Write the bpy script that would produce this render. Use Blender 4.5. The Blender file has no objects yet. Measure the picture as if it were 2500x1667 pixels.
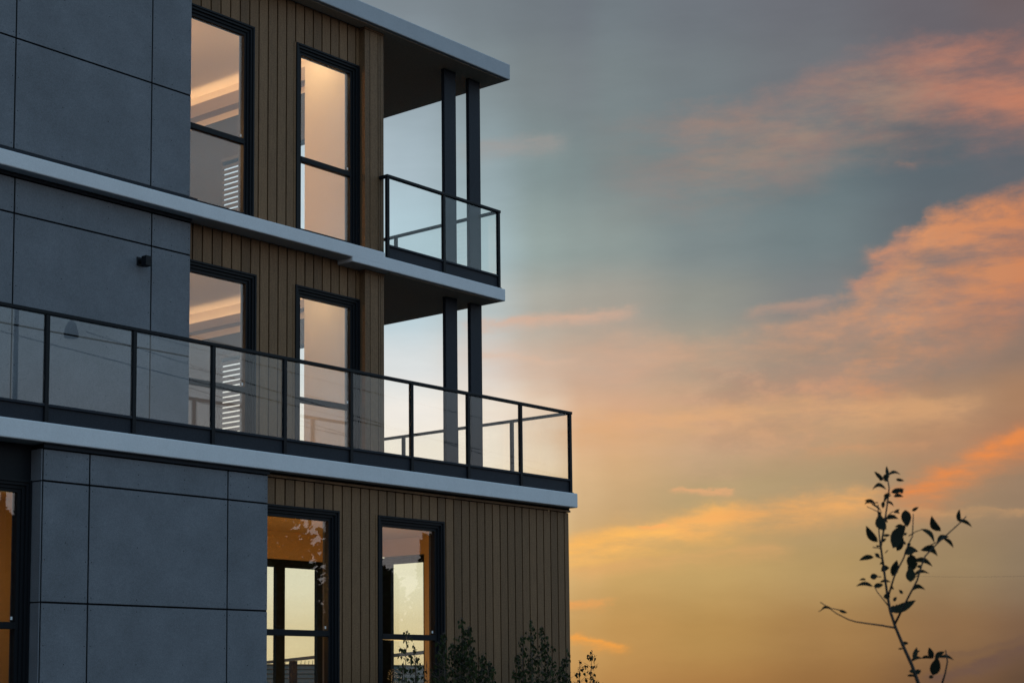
import bpy, bmesh, math, random
from mathutils import Vector, Matrix
random.seed(7)
S = bpy.context.scene
COL = S.collection
H = 1.6            # eye height: heights below given "from eye level" get +H

# ------------------------------------------------------------------ helpers
def lin(c):
    return tuple(((v / 255) / 12.92 if v / 255 <= .04045 else ((v / 255 + .055) / 1.055) ** 2.4) for v in c) + (1.0,)

class MB:
    """collects shapes and links them as ONE mesh object"""
    def __init__(s):
        s.bm = bmesh.new()
    def box(s, x0, x1, y0, y1, z0, z1, bev=0.0, mi=0, seg=2):
        if x1 <= x0 or y1 <= y0 or z1 <= z0:
            return
        b = bmesh.new() if bev else s.bm
        v = [b.verts.new(p) for p in ((x0, y0, z0), (x1, y0, z0), (x1, y1, z0), (x0, y1, z0),
                                      (x0, y0, z1), (x1, y0, z1), (x1, y1, z1), (x0, y1, z1))]
        for f in ((3, 2, 1, 0), (4, 5, 6, 7), (0, 1, 5, 4), (1, 2, 6, 5), (2, 3, 7, 6), (3, 0, 4, 7)):
            b.faces.new([v[i] for i in f]).material_index = mi
        if bev:
            bmesh.ops.bevel(b, geom=list(b.edges), offset=bev, segments=seg, profile=.5, affect='EDGES')
            s.join(b, mi)
    def join(s, b, mi=0):
        me = bpy.data.meshes.new('tmp'); b.to_mesh(me); b.free()
        n = len(s.bm.faces); s.bm.from_mesh(me); bpy.data.meshes.remove(me)
        s.bm.faces.ensure_lookup_table()
        for f in s.bm.faces[n:]:
            f.material_index = mi
    def tube(s, pts, radii, seg=7, mi=0, cap=True):
        rings = []
        for i, p in enumerate(pts):
            p = Vector(p)
            d = (Vector(pts[min(i + 1, len(pts) - 1)]) - Vector(pts[max(i - 1, 0)])).normalized()
            a = d.cross(Vector((.3, .9, .2))).normalized(); b = d.cross(a)
            rings.append([s.bm.verts.new(p + radii[i] * (math.cos(t) * a + math.sin(t) * b))
                          for t in (2 * math.pi * k / seg for k in range(seg))])
        for r0, r1 in zip(rings, rings[1:]):
            for k in range(seg):
                f = s.bm.faces.new((r0[k], r0[(k + 1) % seg], r1[(k + 1) % seg], r1[k])); f.material_index = mi; f.smooth = True
        if cap:
            s.bm.faces.new(rings[0][::-1]).material_index = mi; s.bm.faces.new(rings[-1]).material_index = mi
    def poly(s, pts, mi=0, smooth=False):
        f = s.bm.faces.new([s.bm.verts.new(p) for p in pts]); f.material_index = mi; f.smooth = smooth
    def build(s, name, mats, parent=None, origin=None, label=None):
        mats = mats if isinstance(mats, (list, tuple)) else [mats]
        root = parent
        while root is not None and root.parent: root = root.parent
        o0 = Vector(root.location) if root else Vector(origin or (0, 0, 0))
        bmesh.ops.translate(s.bm, verts=s.bm.verts, vec=-o0)
        bmesh.ops.recalc_face_normals(s.bm, faces=s.bm.faces)
        me = bpy.data.meshes.new(name); s.bm.to_mesh(me); s.bm.free()
        for m in mats: me.materials.append(m)
        o = bpy.data.objects.new(name, me); COL.objects.link(o)
        if parent: o.parent = parent
        else: o.location = o0
        if label: o['label'] = label
        return o

def tag(o, label=None, cat=None, group=None, kind=None):
    for k, v in (('label', label), ('category', cat), ('group', group), ('kind', kind)):
        if v: o[k] = v
    return o
def thing(name, label, cat, loc, group=None):
    o = bpy.data.objects.new(name, None); COL.objects.link(o); o.location = loc
    o.empty_display_size = .2
    return tag(o, label, cat, group)

# ------------------------------------------------------------------ materials
def mat(name):
    m = bpy.data.materials.new(name); m.use_nodes = True
    nt = m.node_tree; return m, nt, nt.nodes['Principled BSDF']
def N(nt, t, **kw):
    n = nt.nodes.new(t)
    for k, v in kw.items(): setattr(n, k, v)
    return n
def surf(name, c, rough=.6, grain=0., gscale=60., blotch=0., bscale=3., spec=.5, bump=0., metal=0., tint=None):
    """painted or mineral surface: base colour varied by fine grain and broad blotches"""
    m, nt, p = mat(name)
    p.inputs['Roughness'].default_value = rough; p.inputs['Metallic'].default_value = metal
    p.inputs['Specular IOR Level'].default_value = spec
    tc = N(nt, 'ShaderNodeTexCoord')
    last = None
    col = N(nt, 'ShaderNodeRGB'); col.outputs[0].default_value = (*c, 1); last = col.outputs[0]
    for amt, sc, det in ((grain, gscale, 3), (blotch, bscale, 6)):
        if not amt: continue
        nz = N(nt, 'ShaderNodeTexNoise'); nz.inputs['Scale'].default_value = sc; nz.inputs['Detail'].default_value = det
        nz.inputs['Roughness'].default_value = .6
        nt.links.new(tc.outputs['Object'], nz.inputs['Vector'])
        mr = N(nt, 'ShaderNodeMapRange'); mr.inputs['From Min'].default_value = .25; mr.inputs['From Max'].default_value = .75
        mr.inputs['To Min'].default_value = 1 - amt; mr.inputs['To Max'].default_value = 1 + amt
        nt.links.new(nz.outputs['Fac'], mr.inputs['Value'])
        mx = N(nt, 'ShaderNodeVectorMath', operation='SCALE')
        nt.links.new(last, mx.inputs[0]); nt.links.new(mr.outputs[0], mx.inputs['Scale']); last = mx.outputs[0]
        if bump and sc == gscale:
            bp = N(nt, 'ShaderNodeBump'); bp.inputs['Strength'].default_value = bump; bp.inputs['Distance'].default_value = .004
            nt.links.new(nz.outputs['Fac'], bp.inputs['Height']); nt.links.new(bp.outputs[0], p.inputs['Normal'])
    nt.links.new(last, p.inputs['Base Color'])
    return m
def timber(name, c, pitch, phase):
    m, nt, p = mat(name); L = nt.links.new
    tc = N(nt, 'ShaderNodeTexCoord'); sp = N(nt, 'ShaderNodeSeparateXYZ'); L(tc.outputs['Object'], sp.inputs[0])
    a = N(nt, 'ShaderNodeMath', operation='SUBTRACT'); a.inputs[1].default_value = phase; L(sp.outputs[0], a.inputs[0])
    b = N(nt, 'ShaderNodeMath', operation='DIVIDE'); b.inputs[1].default_value = pitch; L(a.outputs[0], b.inputs[0])
    f = N(nt, 'ShaderNodeMath', operation='FLOOR'); L(b.outputs[0], f.inputs[0])
    wn = N(nt, 'ShaderNodeTexWhiteNoise', noise_dimensions='1D'); L(f.outputs[0], wn.inputs['W'])
    mr = N(nt, 'ShaderNodeMapRange'); mr.inputs['To Min'].default_value = .80; mr.inputs['To Max'].default_value = 1.20; L(wn.outputs['Value'], mr.inputs['Value'])
    mp = N(nt, 'ShaderNodeMapping'); mp.inputs['Scale'].default_value = (60, 60, 5); L(tc.outputs['Object'], mp.inputs[0])
    nz = N(nt, 'ShaderNodeTexNoise'); nz.inputs['Scale'].default_value = 1.; nz.inputs['Detail'].default_value = 5; L(mp.outputs[0], nz.inputs['Vector'])
    n2 = N(nt, 'ShaderNodeTexNoise'); n2.inputs['Scale'].default_value = 55.; n2.inputs['Detail'].default_value = 2; L(tc.outputs['Object'], n2.inputs['Vector'])
    s1 = N(nt, 'ShaderNodeMapRange'); s1.inputs['From Min'].default_value = .3; s1.inputs['From Max'].default_value = .7; s1.inputs['To Min'].default_value = .86; s1.inputs['To Max'].default_value = 1.14; L(nz.outputs['Fac'], s1.inputs['Value'])
    s2 = N(nt, 'ShaderNodeMapRange'); s2.inputs['From Min'].default_value = .3; s2.inputs['From Max'].default_value = .7; s2.inputs['To Min'].default_value = .8; s2.inputs['To Max'].default_value = 1.2; L(n2.outputs['Fac'], s2.inputs['Value'])
    k = N(nt, 'ShaderNodeMath', operation='MULTIPLY'); L(mr.outputs[0], k.inputs[0]); L(s1.outputs[0], k.inputs[1])
    k2 = N(nt, 'ShaderNodeMath', operation='MULTIPLY'); L(k.outputs[0], k2.inputs[0]); L(s2.outputs[0], k2.inputs[1])
    v = N(nt, 'ShaderNodeVectorMath', operation='SCALE'); v.inputs[0].default_value = c; L(k2.outputs[0], v.inputs['Scale'])
    L(v.outputs[0], p.inputs['Base Color']); p.inputs['Roughness'].default_value = .65; p.inputs['Specular IOR Level'].default_value = .25
    bp = N(nt, 'ShaderNodeBump'); bp.inputs['Strength'].default_value = .25; bp.inputs['Distance'].default_value = .003
    L(nz.outputs['Fac'], bp.inputs['Height']); L(bp.outputs[0], p.inputs['Normal'])
    return m
def glass(name, f0, tint):
    """clear pane: Schlick mirror over a tinted clear body (both faces of the pane reflect)"""
    m, nt, p = mat(name); L = nt.links.new; nt.nodes.remove(p)
    g = N(nt, 'ShaderNodeNewGeometry'); d = N(nt, 'ShaderNodeVectorMath', operation='DOT_PRODUCT')
    L(g.outputs['Normal'], d.inputs[0]); L(g.outputs['Incoming'], d.inputs[1])
    ab = N(nt, 'ShaderNodeMath', operation='ABSOLUTE'); L(d.outputs['Value'], ab.inputs[0])
    iv = N(nt, 'ShaderNodeMath', operation='SUBTRACT'); iv.inputs[0].default_value = 1; L(ab.outputs[0], iv.inputs[1])
    pw = N(nt, 'ShaderNodeMath', operation='POWER'); pw.inputs[1].default_value = 5; L(iv.outputs[0], pw.inputs[0])
    ma = N(nt, 'ShaderNodeMath', operation='MULTIPLY_ADD'); ma.inputs[1].default_value = 1 - f0; ma.inputs[2].default_value = f0; L(pw.outputs[0], ma.inputs[0])
    tr = N(nt, 'ShaderNodeBsdfTransparent'); tr.inputs[0].default_value = (*tint, 1)
    gl = N(nt, 'ShaderNodeBsdfGlossy'); gl.inputs['Roughness'].default_value = 0.0; gl.inputs[0].default_value = (1, 1, 1, 1)
    mx = N(nt, 'ShaderNodeMixShader'); L(ma.outputs[0], mx.inputs[0]); L(tr.outputs[0], mx.inputs[1]); L(gl.outputs[0], mx.inputs[2])
    L(mx.outputs[0], nt.nodes['Material Output'].inputs[0])
    return m
def lamp_mat(name, c, s):
    m, nt, p = mat(name); p.inputs['Base Color'].default_value = (.8, .8, .8, 1)
    p.inputs['Emission Color'].default_value = (*c, 1); p.inputs['Emission Strength'].default_value = s
    return m
def leaf_mat(name, c1, c2):
    m, nt, p = mat(name); L = nt.links.new
    g = N(nt, 'ShaderNodeNewGeometry')
    r = N(nt, 'ShaderNodeValToRGB'); r.color_ramp.elements[0].color = (*c1, 1); r.color_ramp.elements[1].color = (*c2, 1)
    L(g.outputs['Random Per Island'], r.inputs[0]); L(r.outputs[0], p.inputs['Base Color'])
    p.inputs['Roughness'].default_value = .65; p.inputs['Specular IOR Level'].default_value = .12
    return m

M_panel = surf('fibre_cement', (.121, .133, .154), .75, grain=.26, gscale=95, blotch=.17, bscale=2.2, spec=.3, bump=.25)
M_joint = surf('panel_joint', (.006, .007, .009), .8, spec=.1)
M_stucco = surf('white_render', (.55, .575, .61), .8, grain=.09, gscale=110, blotch=.05, bscale=2.5, spec=.25, bump=.3)
M_metal = surf('black_powder_coat', (.0065, .0085, .0115), .5, grain=.2, gscale=120, spec=.12)
M_metal2 = surf('charcoal_powder_coat', (.017, .0215, .030), .55, grain=.25, gscale=70, spec=.12)
M_flash = surf('navy_flashing', (.010, .014, .021), .55, spec=.15)
M_back = surf('wall_membrane', (.010, .008, .006), .9, spec=.1)
M_paint = surf('interior_paint', (.72, .66, .60), .8, grain=.02, gscale=40, spec=.2)
M_grey = surf('grey_interior_paint', (.085, .080, .080), .8, spec=.2)
M_floor = surf('oak_floor', (.16, .10, .06), .5, blotch=.2, bscale=4)
M_blind = surf('blind_slat', (.10, .095, .095), .6)
M_glass = glass('window_glass', .065, (.985, .99, .985))
M_rail_glass = glass('balustrade_glass', .029, (.982, .992, .989))
M_tag = surf('white_sticker', (.6, .65, .68), .5)
M_soffit = surf('soffit_board', (.50, .42, .34), .8, grain=.2, gscale=45, spec=.2)
M_deck = surf('added_dark_deck', (.045, .043, .042), .85, grain=.2, gscale=30)
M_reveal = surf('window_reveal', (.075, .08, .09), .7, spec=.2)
M_roof = surf('darkened_white_render', (.34, .365, .40), .8, grain=.09, gscale=110, blotch=.06, bscale=2.5, spec=.25, bump=.3)  # white render darkened in its colour, standing in for dimming beside bright sky
M_bulk = surf('shaded_interior_paint', (.40, .345, .32), .8, spec=.2)  # interior paint darkened to put the bulkhead face in shade
M_amber = surf('amber_interior_paint', (.62, .42, .22), .8, spec=.2)
M_strip = lamp_mat('led_strip', (1, .62, .30), 6)
CAM = ((.63948898, .07466184, .76516629), (-.76873335, .07522919, .63512959), (-.0101429, -.99436722, .10550329))
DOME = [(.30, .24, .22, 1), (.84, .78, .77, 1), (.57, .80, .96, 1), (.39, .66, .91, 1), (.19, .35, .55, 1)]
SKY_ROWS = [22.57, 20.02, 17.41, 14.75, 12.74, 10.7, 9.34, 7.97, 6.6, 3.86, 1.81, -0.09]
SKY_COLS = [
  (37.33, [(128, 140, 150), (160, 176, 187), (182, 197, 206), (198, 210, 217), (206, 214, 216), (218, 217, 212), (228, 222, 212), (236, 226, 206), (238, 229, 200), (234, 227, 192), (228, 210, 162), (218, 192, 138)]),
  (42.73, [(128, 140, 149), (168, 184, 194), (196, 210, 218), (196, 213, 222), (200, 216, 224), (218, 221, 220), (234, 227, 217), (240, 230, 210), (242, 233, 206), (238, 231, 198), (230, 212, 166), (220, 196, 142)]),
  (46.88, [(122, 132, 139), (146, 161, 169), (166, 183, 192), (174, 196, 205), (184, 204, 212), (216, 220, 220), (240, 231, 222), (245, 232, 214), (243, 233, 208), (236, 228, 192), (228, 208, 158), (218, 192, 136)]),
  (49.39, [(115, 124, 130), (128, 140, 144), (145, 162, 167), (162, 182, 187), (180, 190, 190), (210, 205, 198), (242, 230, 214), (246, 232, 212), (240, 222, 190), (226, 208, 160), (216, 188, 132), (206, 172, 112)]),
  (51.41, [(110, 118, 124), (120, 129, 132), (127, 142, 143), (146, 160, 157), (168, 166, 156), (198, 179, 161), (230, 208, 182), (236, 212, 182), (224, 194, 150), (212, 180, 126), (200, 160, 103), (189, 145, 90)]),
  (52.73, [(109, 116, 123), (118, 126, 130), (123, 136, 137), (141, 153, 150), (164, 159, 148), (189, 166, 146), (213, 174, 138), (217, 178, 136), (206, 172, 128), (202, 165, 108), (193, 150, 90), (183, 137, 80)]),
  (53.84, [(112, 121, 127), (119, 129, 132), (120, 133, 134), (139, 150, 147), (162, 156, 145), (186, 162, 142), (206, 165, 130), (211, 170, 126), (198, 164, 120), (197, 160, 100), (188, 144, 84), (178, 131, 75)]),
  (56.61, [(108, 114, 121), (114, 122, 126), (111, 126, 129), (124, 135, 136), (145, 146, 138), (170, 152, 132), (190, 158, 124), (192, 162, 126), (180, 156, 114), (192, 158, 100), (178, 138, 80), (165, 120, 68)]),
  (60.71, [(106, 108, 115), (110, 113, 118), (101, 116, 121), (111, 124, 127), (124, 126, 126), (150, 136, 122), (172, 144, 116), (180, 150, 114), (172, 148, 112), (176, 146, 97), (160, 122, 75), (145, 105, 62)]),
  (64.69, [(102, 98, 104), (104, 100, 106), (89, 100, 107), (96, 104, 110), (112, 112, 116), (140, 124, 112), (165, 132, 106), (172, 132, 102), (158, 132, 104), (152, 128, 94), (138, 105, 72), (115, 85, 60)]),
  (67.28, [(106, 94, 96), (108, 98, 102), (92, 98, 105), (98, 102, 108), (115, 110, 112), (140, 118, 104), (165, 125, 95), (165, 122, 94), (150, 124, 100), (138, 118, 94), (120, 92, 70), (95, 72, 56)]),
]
SKY_CLOUDS = [
  ([(52.22, 4.63), (54.56, 5.21), (57.17, 5.74)], 0.58, (245, 182, 98), 0.9),
  ([(56.49, 5.62), (59.21, 5.96), (61.76, 6.29)], 0.47, (238, 170, 98), 0.75),
  ([(55.69, 6.7), (57.53, 6.53)], 0.11, (228, 168, 118), 0.65),
  ([(52.48, 1.75), (53.68, 1.5)], 0.18, (242, 160, 70), 0.95),
  ([(52.26, 2.75), (53.15, 2.87)], 0.15, (232, 160, 88), 0.75),
  ([(63.54, 6.27), (64.94, 6.95), (67.16, 8.04)], 0.47, (226, 136, 74), 0.85),
  ([(63.02, 14.19), (63.71, 14.67)], 0.27, (220, 146, 104), 0.7),
  ([(62.12, 13.21), (63.01, 13.82)], 0.22, (212, 142, 106), 0.5),
  ([(58.84, 12.47), (60.68, 12.72)], 0.25, (208, 156, 126), 0.35),
  ([(52.42, 8.95), (57.93, 9.09), (64.63, 9.16)], 0.62, (226, 170, 118), 0.5),
  ([(64.18, 0.33), (66.88, 1.08)], 0.25, (104, 80, 70), 0.7),
  ([(64.33, 0.99), (66.9, 1.47)], 0.14, (112, 86, 70), 0.5),
  ([(49.25, 12.26), (51.77, 12.42), (54.14, 12.62)], 0.25, (216, 172, 146), 0.6),
  ([(49.16, 18.12), (51.57, 18.28)], 0.30, (158, 149, 144), 0.5),
  ([(54.78, 5.53), (55.5, 5.59)], 0.08, (245, 172, 100), 0.8),
  ([(52.35, 3.88), (55.09, 4.25), (59.18, 4.71)], 0.27, (214, 162, 105), 0.45),
  ([(56.64, 18.63), (59.55, 18.4)], 0.22, (164, 132, 118), 0.35),
  ([(63.46, 17.01), (64.05, 16.88)], 0.08, (134, 114, 108), 0.6),
  ([(49.38, 11.24), (52.45, 11.0)], 0.19, (220, 182, 156), 0.4),
  ([(60.61, 7.79), (63.93, 7.86)], 0.19, (206, 150, 108), 0.5),
  ([(61.88, 5.72), (67.07, 5.67)], 0.14, (196, 150, 104), 0.5),
]
SKY_BANKS = [
  ([(48.35, 12.28), (49.24, 12.34), (51.47, 12.26), (54.0, 12.64), (56.63, 11.85), (58.39, 12.1), (59.57, 12.51), (60.73, 12.77), (61.89, 13.19), (62.62, 13.59), (63.06, 14.06), (63.65, 14.58), (64.09, 15.17), (64.53, 15.58), (65.52, 15.82), (66.37, 15.98), (67.51, 16.33), (69.54, 16.73)], [(48.36, 1.0), (53.71, 1.2), (58.13, 1.3), (61.03, 1.1), (62.88, 0.75), (65.96, 1.1), (69.35, 1.5)], 2.6, 6.2, [(47.76, 0.0), (49.25, 0.2), (52.23, 0.3), (54.45, 0.55), (58.13, 0.75), (61.03, 0.85), (63.17, 0.95), (69.35, 1.0)], [(48.36, (218, 176, 150)), (56.67, (208, 164, 134)), (60.31, (204, 152, 118)), (63.17, (208, 146, 105)), (65.27, (205, 137, 96)), (69.35, (201, 126, 85))], .72),
  ([(53.52, 19.39), (55.32, 19.47), (57.11, 19.57), (58.3, 19.74), (59.79, 20.07), (61.27, 20.57), (62.73, 20.99), (64.18, 21.11), (65.6, 21.06), (67.72, 20.93), (69.74, 20.79)], [(53.42, 0.9), (58.13, 1.1), (62.46, 1.2), (69.35, 1.3)], 2.2, 4.6, [(52.82, 0.0), (54.45, 0.3), (56.96, 0.5), (59.59, 0.5), (61.75, 0.55), (63.87, 0.62), (65.96, 0.78), (69.35, 0.9)], [(53.42, (142, 126, 122)), (56.96, (160, 128, 116)), (61.03, (162, 124, 112)), (63.17, (172, 123, 106)), (65.96, (184, 122, 100)), (69.35, (188, 120, 94))], .8),
]
BIRCH = {
  'A0': [(14.04, 13.2, 2.29), (14.25, 13.3, 2.15), (13.87, 13.1, 1.94), (14.46, 13.3, 1.95), (14.18, 13.2, 2.0)],
  'A': [(14.96, 13.2, 2.46), (15.26, 13.35, 2.36), (14.55, 13.1, 2.26), (15.46, 13.3, 2.02), (15.28, 13.05, 1.95), (14.7, 13.3, 2.08), (14.9, 13.0, 2.08), (15.03, 13.4, 2.16), (14.98, 13.2, 2.2)],
  'B': [(16.25, 13.2, 2.46), (16.57, 13.3, 2.39), (15.95, 13.1, 2.25), (16.75, 13.35, 2.23), (15.99, 13.2, 2.02), (16.84, 13.1, 2.12), (16.98, 13.3, 1.99), (16.08, 13.05, 2.18), (16.03, 13.3, 1.85), (16.38, 13.0, 2.02)],
  'C': [(17.48, 13.2, 2.1), (17.34, 13.3, 1.97), (17.36, 13.1, 1.8)],
}
# ------------------------------------------------------------------ the building
OX, OY = 12.0, 14.0
B = thing('apartment_building', 'three storey block of grey panels and brown boards with pale slab edges and glass balconies',
          'building', (OX, OY, 0))

def z(v): return v + H
P3, F3 = .1517, 12.675      # board pitch and first joint, top storey
P2, F2 = .1486, 12.727
P1, F1 = .1482, 12.770
WOODC = (.146, .083, .041)
M_w3 = timber('timber_boards_top', WOODC, P3, F3 - OX)
M_w2 = timber('timber_boards_middle', WOODC, P2, F2 - OX)
M_w1 = timber('timber_boards_ground', WOODC, P1, F1 - OX)
M_wp = timber('timber_boards_pilaster', WOODC, .151, 15.41 - OX)

def cells(x0, x1, z0, z1, openings):
    """the rectangle minus its openings, as a list of rectangles (openings share no area)"""
    xs = sorted({x0, x1, *[min(max(v, x0), x1) for o in openings for v in o[:2]]})
    out = []
    for a, b in zip(xs, xs[1:]):
        if b - a < 1e-4: continue
        spans = [(z0, z1)]
        for o in openings:
            if o[0] < (a + b) / 2 < o[1]:
                spans = [t for s in spans for t in ((s[0], min(s[1], o[2])), (max(s[0], o[3]), s[1])) if t[1] - t[0] > 1e-4]
        out += [(a, b, s[0], s[1]) for s in spans]
    return out
def boards(m, x0, x1, z0, z1, yf, pitch, phase, openings, gap=.021, th=.04, yb=.2):
    k = math.floor((x0 - phase) / pitch)
    while phase + k * pitch < x1:
        a = max(x0, phase + k * pitch + gap / 2); b = min(x1, phase + (k + 1) * pitch - gap / 2)
        if b > a:
            for c in cells(a, b, z0, z1, openings):
                m.box(c[0], c[1], yf, yf + th, c[2], c[3])
        k += 1
    for c in cells(x0, x1, z0, z1, openings):
        m.box(c[0], c[1], yf + th + .003, yf + yb, c[2], c[3], mi=1)
def panels(m, xs, zs, yf, gap=.019, th=.012, screws=True):
    for a, b in zip(xs, xs[1:]):
        for c, d in zip(zs, zs[1:]):
            m.box(a + gap / 2, b - gap / 2, yf, yf + th, c + gap / 2, d - gap / 2, bev=.0015, seg=1)
            if screws and b - a > .5:
                n = max(2, round((d - c) / .42)); nx = max(2, round((b - a) / .6))
                pos = [(x, c + .06 + (d - c - .12) * j / n) for x in (a + .035, b - .035) for j in range(n + 1)]
                pos += [(a + (b - a) * i / nx, zz) for i in range(1, nx) for zz in (c + .06, d - .06, (c + d) / 2)]
                for px, pz in pos:
                    m.poly([(px + .0055 * math.cos(t), yf - .0012, pz + .0055 * math.sin(t)) for t in (k * math.pi / 3 for k in range(6))], mi=1)

# --- slabs
m = MB(); m.box(-6, 18.07, 13.85, 18.85, z(2.425), z(2.618), bev=.013, seg=3); m.build('terrace_slab', M_stucco, B)
m = MB(); m.box(-6, 15.515, 14.95, 15.45, z(5.442), z(5.612), bev=.013, seg=3); m.build('floor_band', M_stucco, B)
m = MB(); m.box(14.925, 17.92, 14.951, 18.85, z(5.384), z(5.556), bev=.013, seg=3); m.build('balcony_slab', M_stucco, B)
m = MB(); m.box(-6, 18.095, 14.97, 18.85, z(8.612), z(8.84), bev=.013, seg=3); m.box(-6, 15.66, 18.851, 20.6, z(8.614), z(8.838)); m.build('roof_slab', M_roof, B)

m = MB(); m.box(15.67, 18.05, 15.03, 18.80, z(8.604), z(8.611)); m.box(12.4, 15.67, 15.03, 15.2, z(8.604), z(8.611)); m.build('soffit', M_soffit, B)
m = MB(); m.box(15.67, 17.88, 15.01, 18.80, z(5.376), z(5.383)); m.build('soffit', M_soffit, B)
m = MB(); m.box(15.67, 17.79, 15.03, 18.78, z(5.557), z(5.572)); m.build('added_deck', M_deck, B)  # unseen dark layer added to cut light bouncing onto the soffits
m = MB(); m.box(6.4, 17.93, 13.93, 15.09, z(2.619), z(2.634)); m.box(15.67, 17.93, 15.091, 18.78, z(2.619), z(2.634)); m.build('added_deck', M_deck, B)
# --- windows: x0, x1 (outer frame), top, transom, bottom, wall face
WIN = {'top_left': (12.40, 13.50, 8.07, 6.62, 5.62, 15.22), 'top_right': (14.20, 15.305, 8.09, 6.63, 5.62, 15.22),
       'mid_left': (12.40, 13.55, 5.00, 3.59, 2.622, 15.22), 'mid_right': (14.195, 15.305, 5.00, 3.59, 2.622, 15.22),
       'low_left': (12.52, 13.745, 2.072, .667, -1.35, 14.0), 'low_right': (14.385, 15.545, 2.072, .650, -1.35, 14.0),
       'low_edge': (8.30, 9.675, 2.072, .669, -1.35, 14.09)}
def opening(k):
    w = WIN[k]; return (w[0], w[1], z(w[4]), z(w[2]))
def window(key, parent, yscale=1, side=None, label=None):
    x0, x1, zt, zm, zb, y = WIN[key]; zt, zm, zb = z(zt), z(zm), z(zb)
    m = MB()
    def ring(i, o, ya, yb):          # frame ring between insets i and o
        m.box(x0 + i, x0 + o, ya, yb, zb + i, zt - i); m.box(x1 - o, x1 - i, ya, yb, zb + i, zt - i)
        m.box(x0 + o, x1 - o, ya, yb, zt - o, zt - i); m.box(x0 + o, x1 - o, ya, yb, zb + i, zb + o)
    ring(0, .022, y - .022, y + .11); ring(.022, .052, y - .006, y + .11); ring(.052, .085, y + .018, y + .11); ring(.085, .122, y + .036, y + .105)
    o = m.build('window', M_metal, parent, label=label)
    t = MB(); t.box(x0 + .122, x1 - .122, y + .03, y + .1, zm - .034, zm + .034, bev=.004, seg=1); t.build('transom', M_metal, o)
    for a, b in ((zm + .034, zt - .122), (zb + .122, zm - .034)):
        g = MB(); g.box(x0 + .118, x1 - .118, y + .06, y + .072, a - .004, b + .004); g.build('pane', M_glass, o)
    r = MB()                          # plastered reveal inside
    for a, b in ((x0 + .075, x0 + .1), (x1 - .1, x1 - .075)): r.box(a, b, y + .112, y + .155, zb + .1, zt - .1)
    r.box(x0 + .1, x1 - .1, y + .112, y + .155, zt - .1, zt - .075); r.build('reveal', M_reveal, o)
    s = MB(); s.box(x1 - .160, x1 - .138, y + .056, y + .059, zm + .055, zm + .085); s.build('sticker', M_tag, o)
    return o
for k in WIN: window(k, B)

# --- timber walls
trim = lambda m, w, y: m.box(w[0] - .036, w[0] - .004, y - .006, y + .004, w[2], w[3])
m = MB(); ops = [opening('top_left'), opening('top_right')]
boards(m, 12.2, 15.32, z(5.615), z(8.61), 15.22, P3, F3, ops); trim(m, ops[1], 15.22)
m.box(12.2, 15.31, 15.196, 15.217, z(5.613), z(5.645), mi=2); m.build('timber_wall', [M_w3, M_back, M_metal], B)
m = MB(); ops = [opening('mid_left'), opening('mid_right')]
boards(m, 12.2, 15.32, z(2.62), z(5.44), 15.22, P2, F2, ops); trim(m, ops[1], 15.22); m.build('timber_wall', [M_w2, M_back], B)
m = MB(); ops = [opening('low_left'), opening('low_right')]
boards(m, 12.5, 18.05, .12, z(2.365), 14.0, P1, F1, ops); trim(m, ops[1], 14.0)
m.box(12.606, 18.062, 13.972, 14.02, z(2.372), z(2.398)); m.box(12.606, 18.062, 13.99, 14.02, z(2.4), z(2.424), mi=1)
m.box(18.03, 18.055, 14.032, 16.40, .12, z(2.42)); m.box(18.03, 18.055, 16.40, 17.4, z(1.95), z(2.42)); m.box(18.03, 18.055, 17.28, 17.4, .12, z(1.95)); m.build('timber_wall', [M_w1, M_back], B)
for za, zb in ((5.55, 8.61), (2.62, 5.383)):
    m = MB()
    for a, b in ((15.318, 15.405), (15.416, 15.555), (15.566, 15.598), (15.606, 15.664)):
        m.box(a, b, 15.12, 15.142, z(za), z(zb - .035))
    m.box(15.318, 15.334, 15.144, 15.26, z(za), z(zb - .035)); zo = z(7.43) if za > 4 else z(4.625)
    m.box(15.648, 15.664, 15.144, 16.215, z(za), z(zb - .035)); m.box(15.648, 15.664, 16.215, 18.45, zo, z(zb - .035)); m.box(15.648, 15.664, 18.45, 20.0, z(za), z(zb - .035))
    m.box(15.336, 15.646, 15.146, 15.4, z(za), z(zb - .035), mi=1)
    m.box(15.31, 15.672, 15.11, 15.24, z(zb - .033), z(zb - .001)); m.build('timber_pilaster', [M_wp, M_back], B)

# --- cement panel walls
m = MB(); xs = [10.095 - 1.795 * 2, 10.095 - 1.795, 10.095, 11.887, 12.46]
panels(m, xs, [z(5.70), z(6.905), z(8.10), z(8.605)], 15.12); m.box(6.4, 12.458, 15.136, 15.42, z(5.62), z(8.605), mi=1)
m.build('cement_wall', [M_panel, M_joint], B)
m = MB(); xs = [v + .022 for v in xs[:-1]] + [12.472]
panels(m, xs, [z(2.63), z(3.833), z(5.016), z(5.40)], 15.12); m.box(6.4, 12.47, 15.136, 15.42, z(2.62), z(5.44), mi=1)
m.build('cement_wall', [M_panel, M_joint], B)
m = MB(); zs = [.1, z(-.29), z(.89), z(2.062), z(2.378)]
panels(m, [9.70, 10.245, 12.03, 12.605], zs, 13.93)
for c, d in zip(zs, zs[1:]):
    m.box(9.683, 9.695, 13.935, 14.20, c + .0065, d - .0065)
m.box(9.7, 12.602, 13.946, 14.26, .1, z(2.42), mi=1); m.build('cement_wall', [M_panel, M_joint], B)
m = MB(); m.box(7.9, 9.68, 14.1, 14.3, z(2.076), z(2.42)); m.box(7.9, 8.296, 14.1, 14.3, .1, z(2.076)); m.box(9.679, 9.699, 14.205, 14.3, .1, z(2.074))
m.build('spandrel_panel', M_metal, B)
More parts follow.
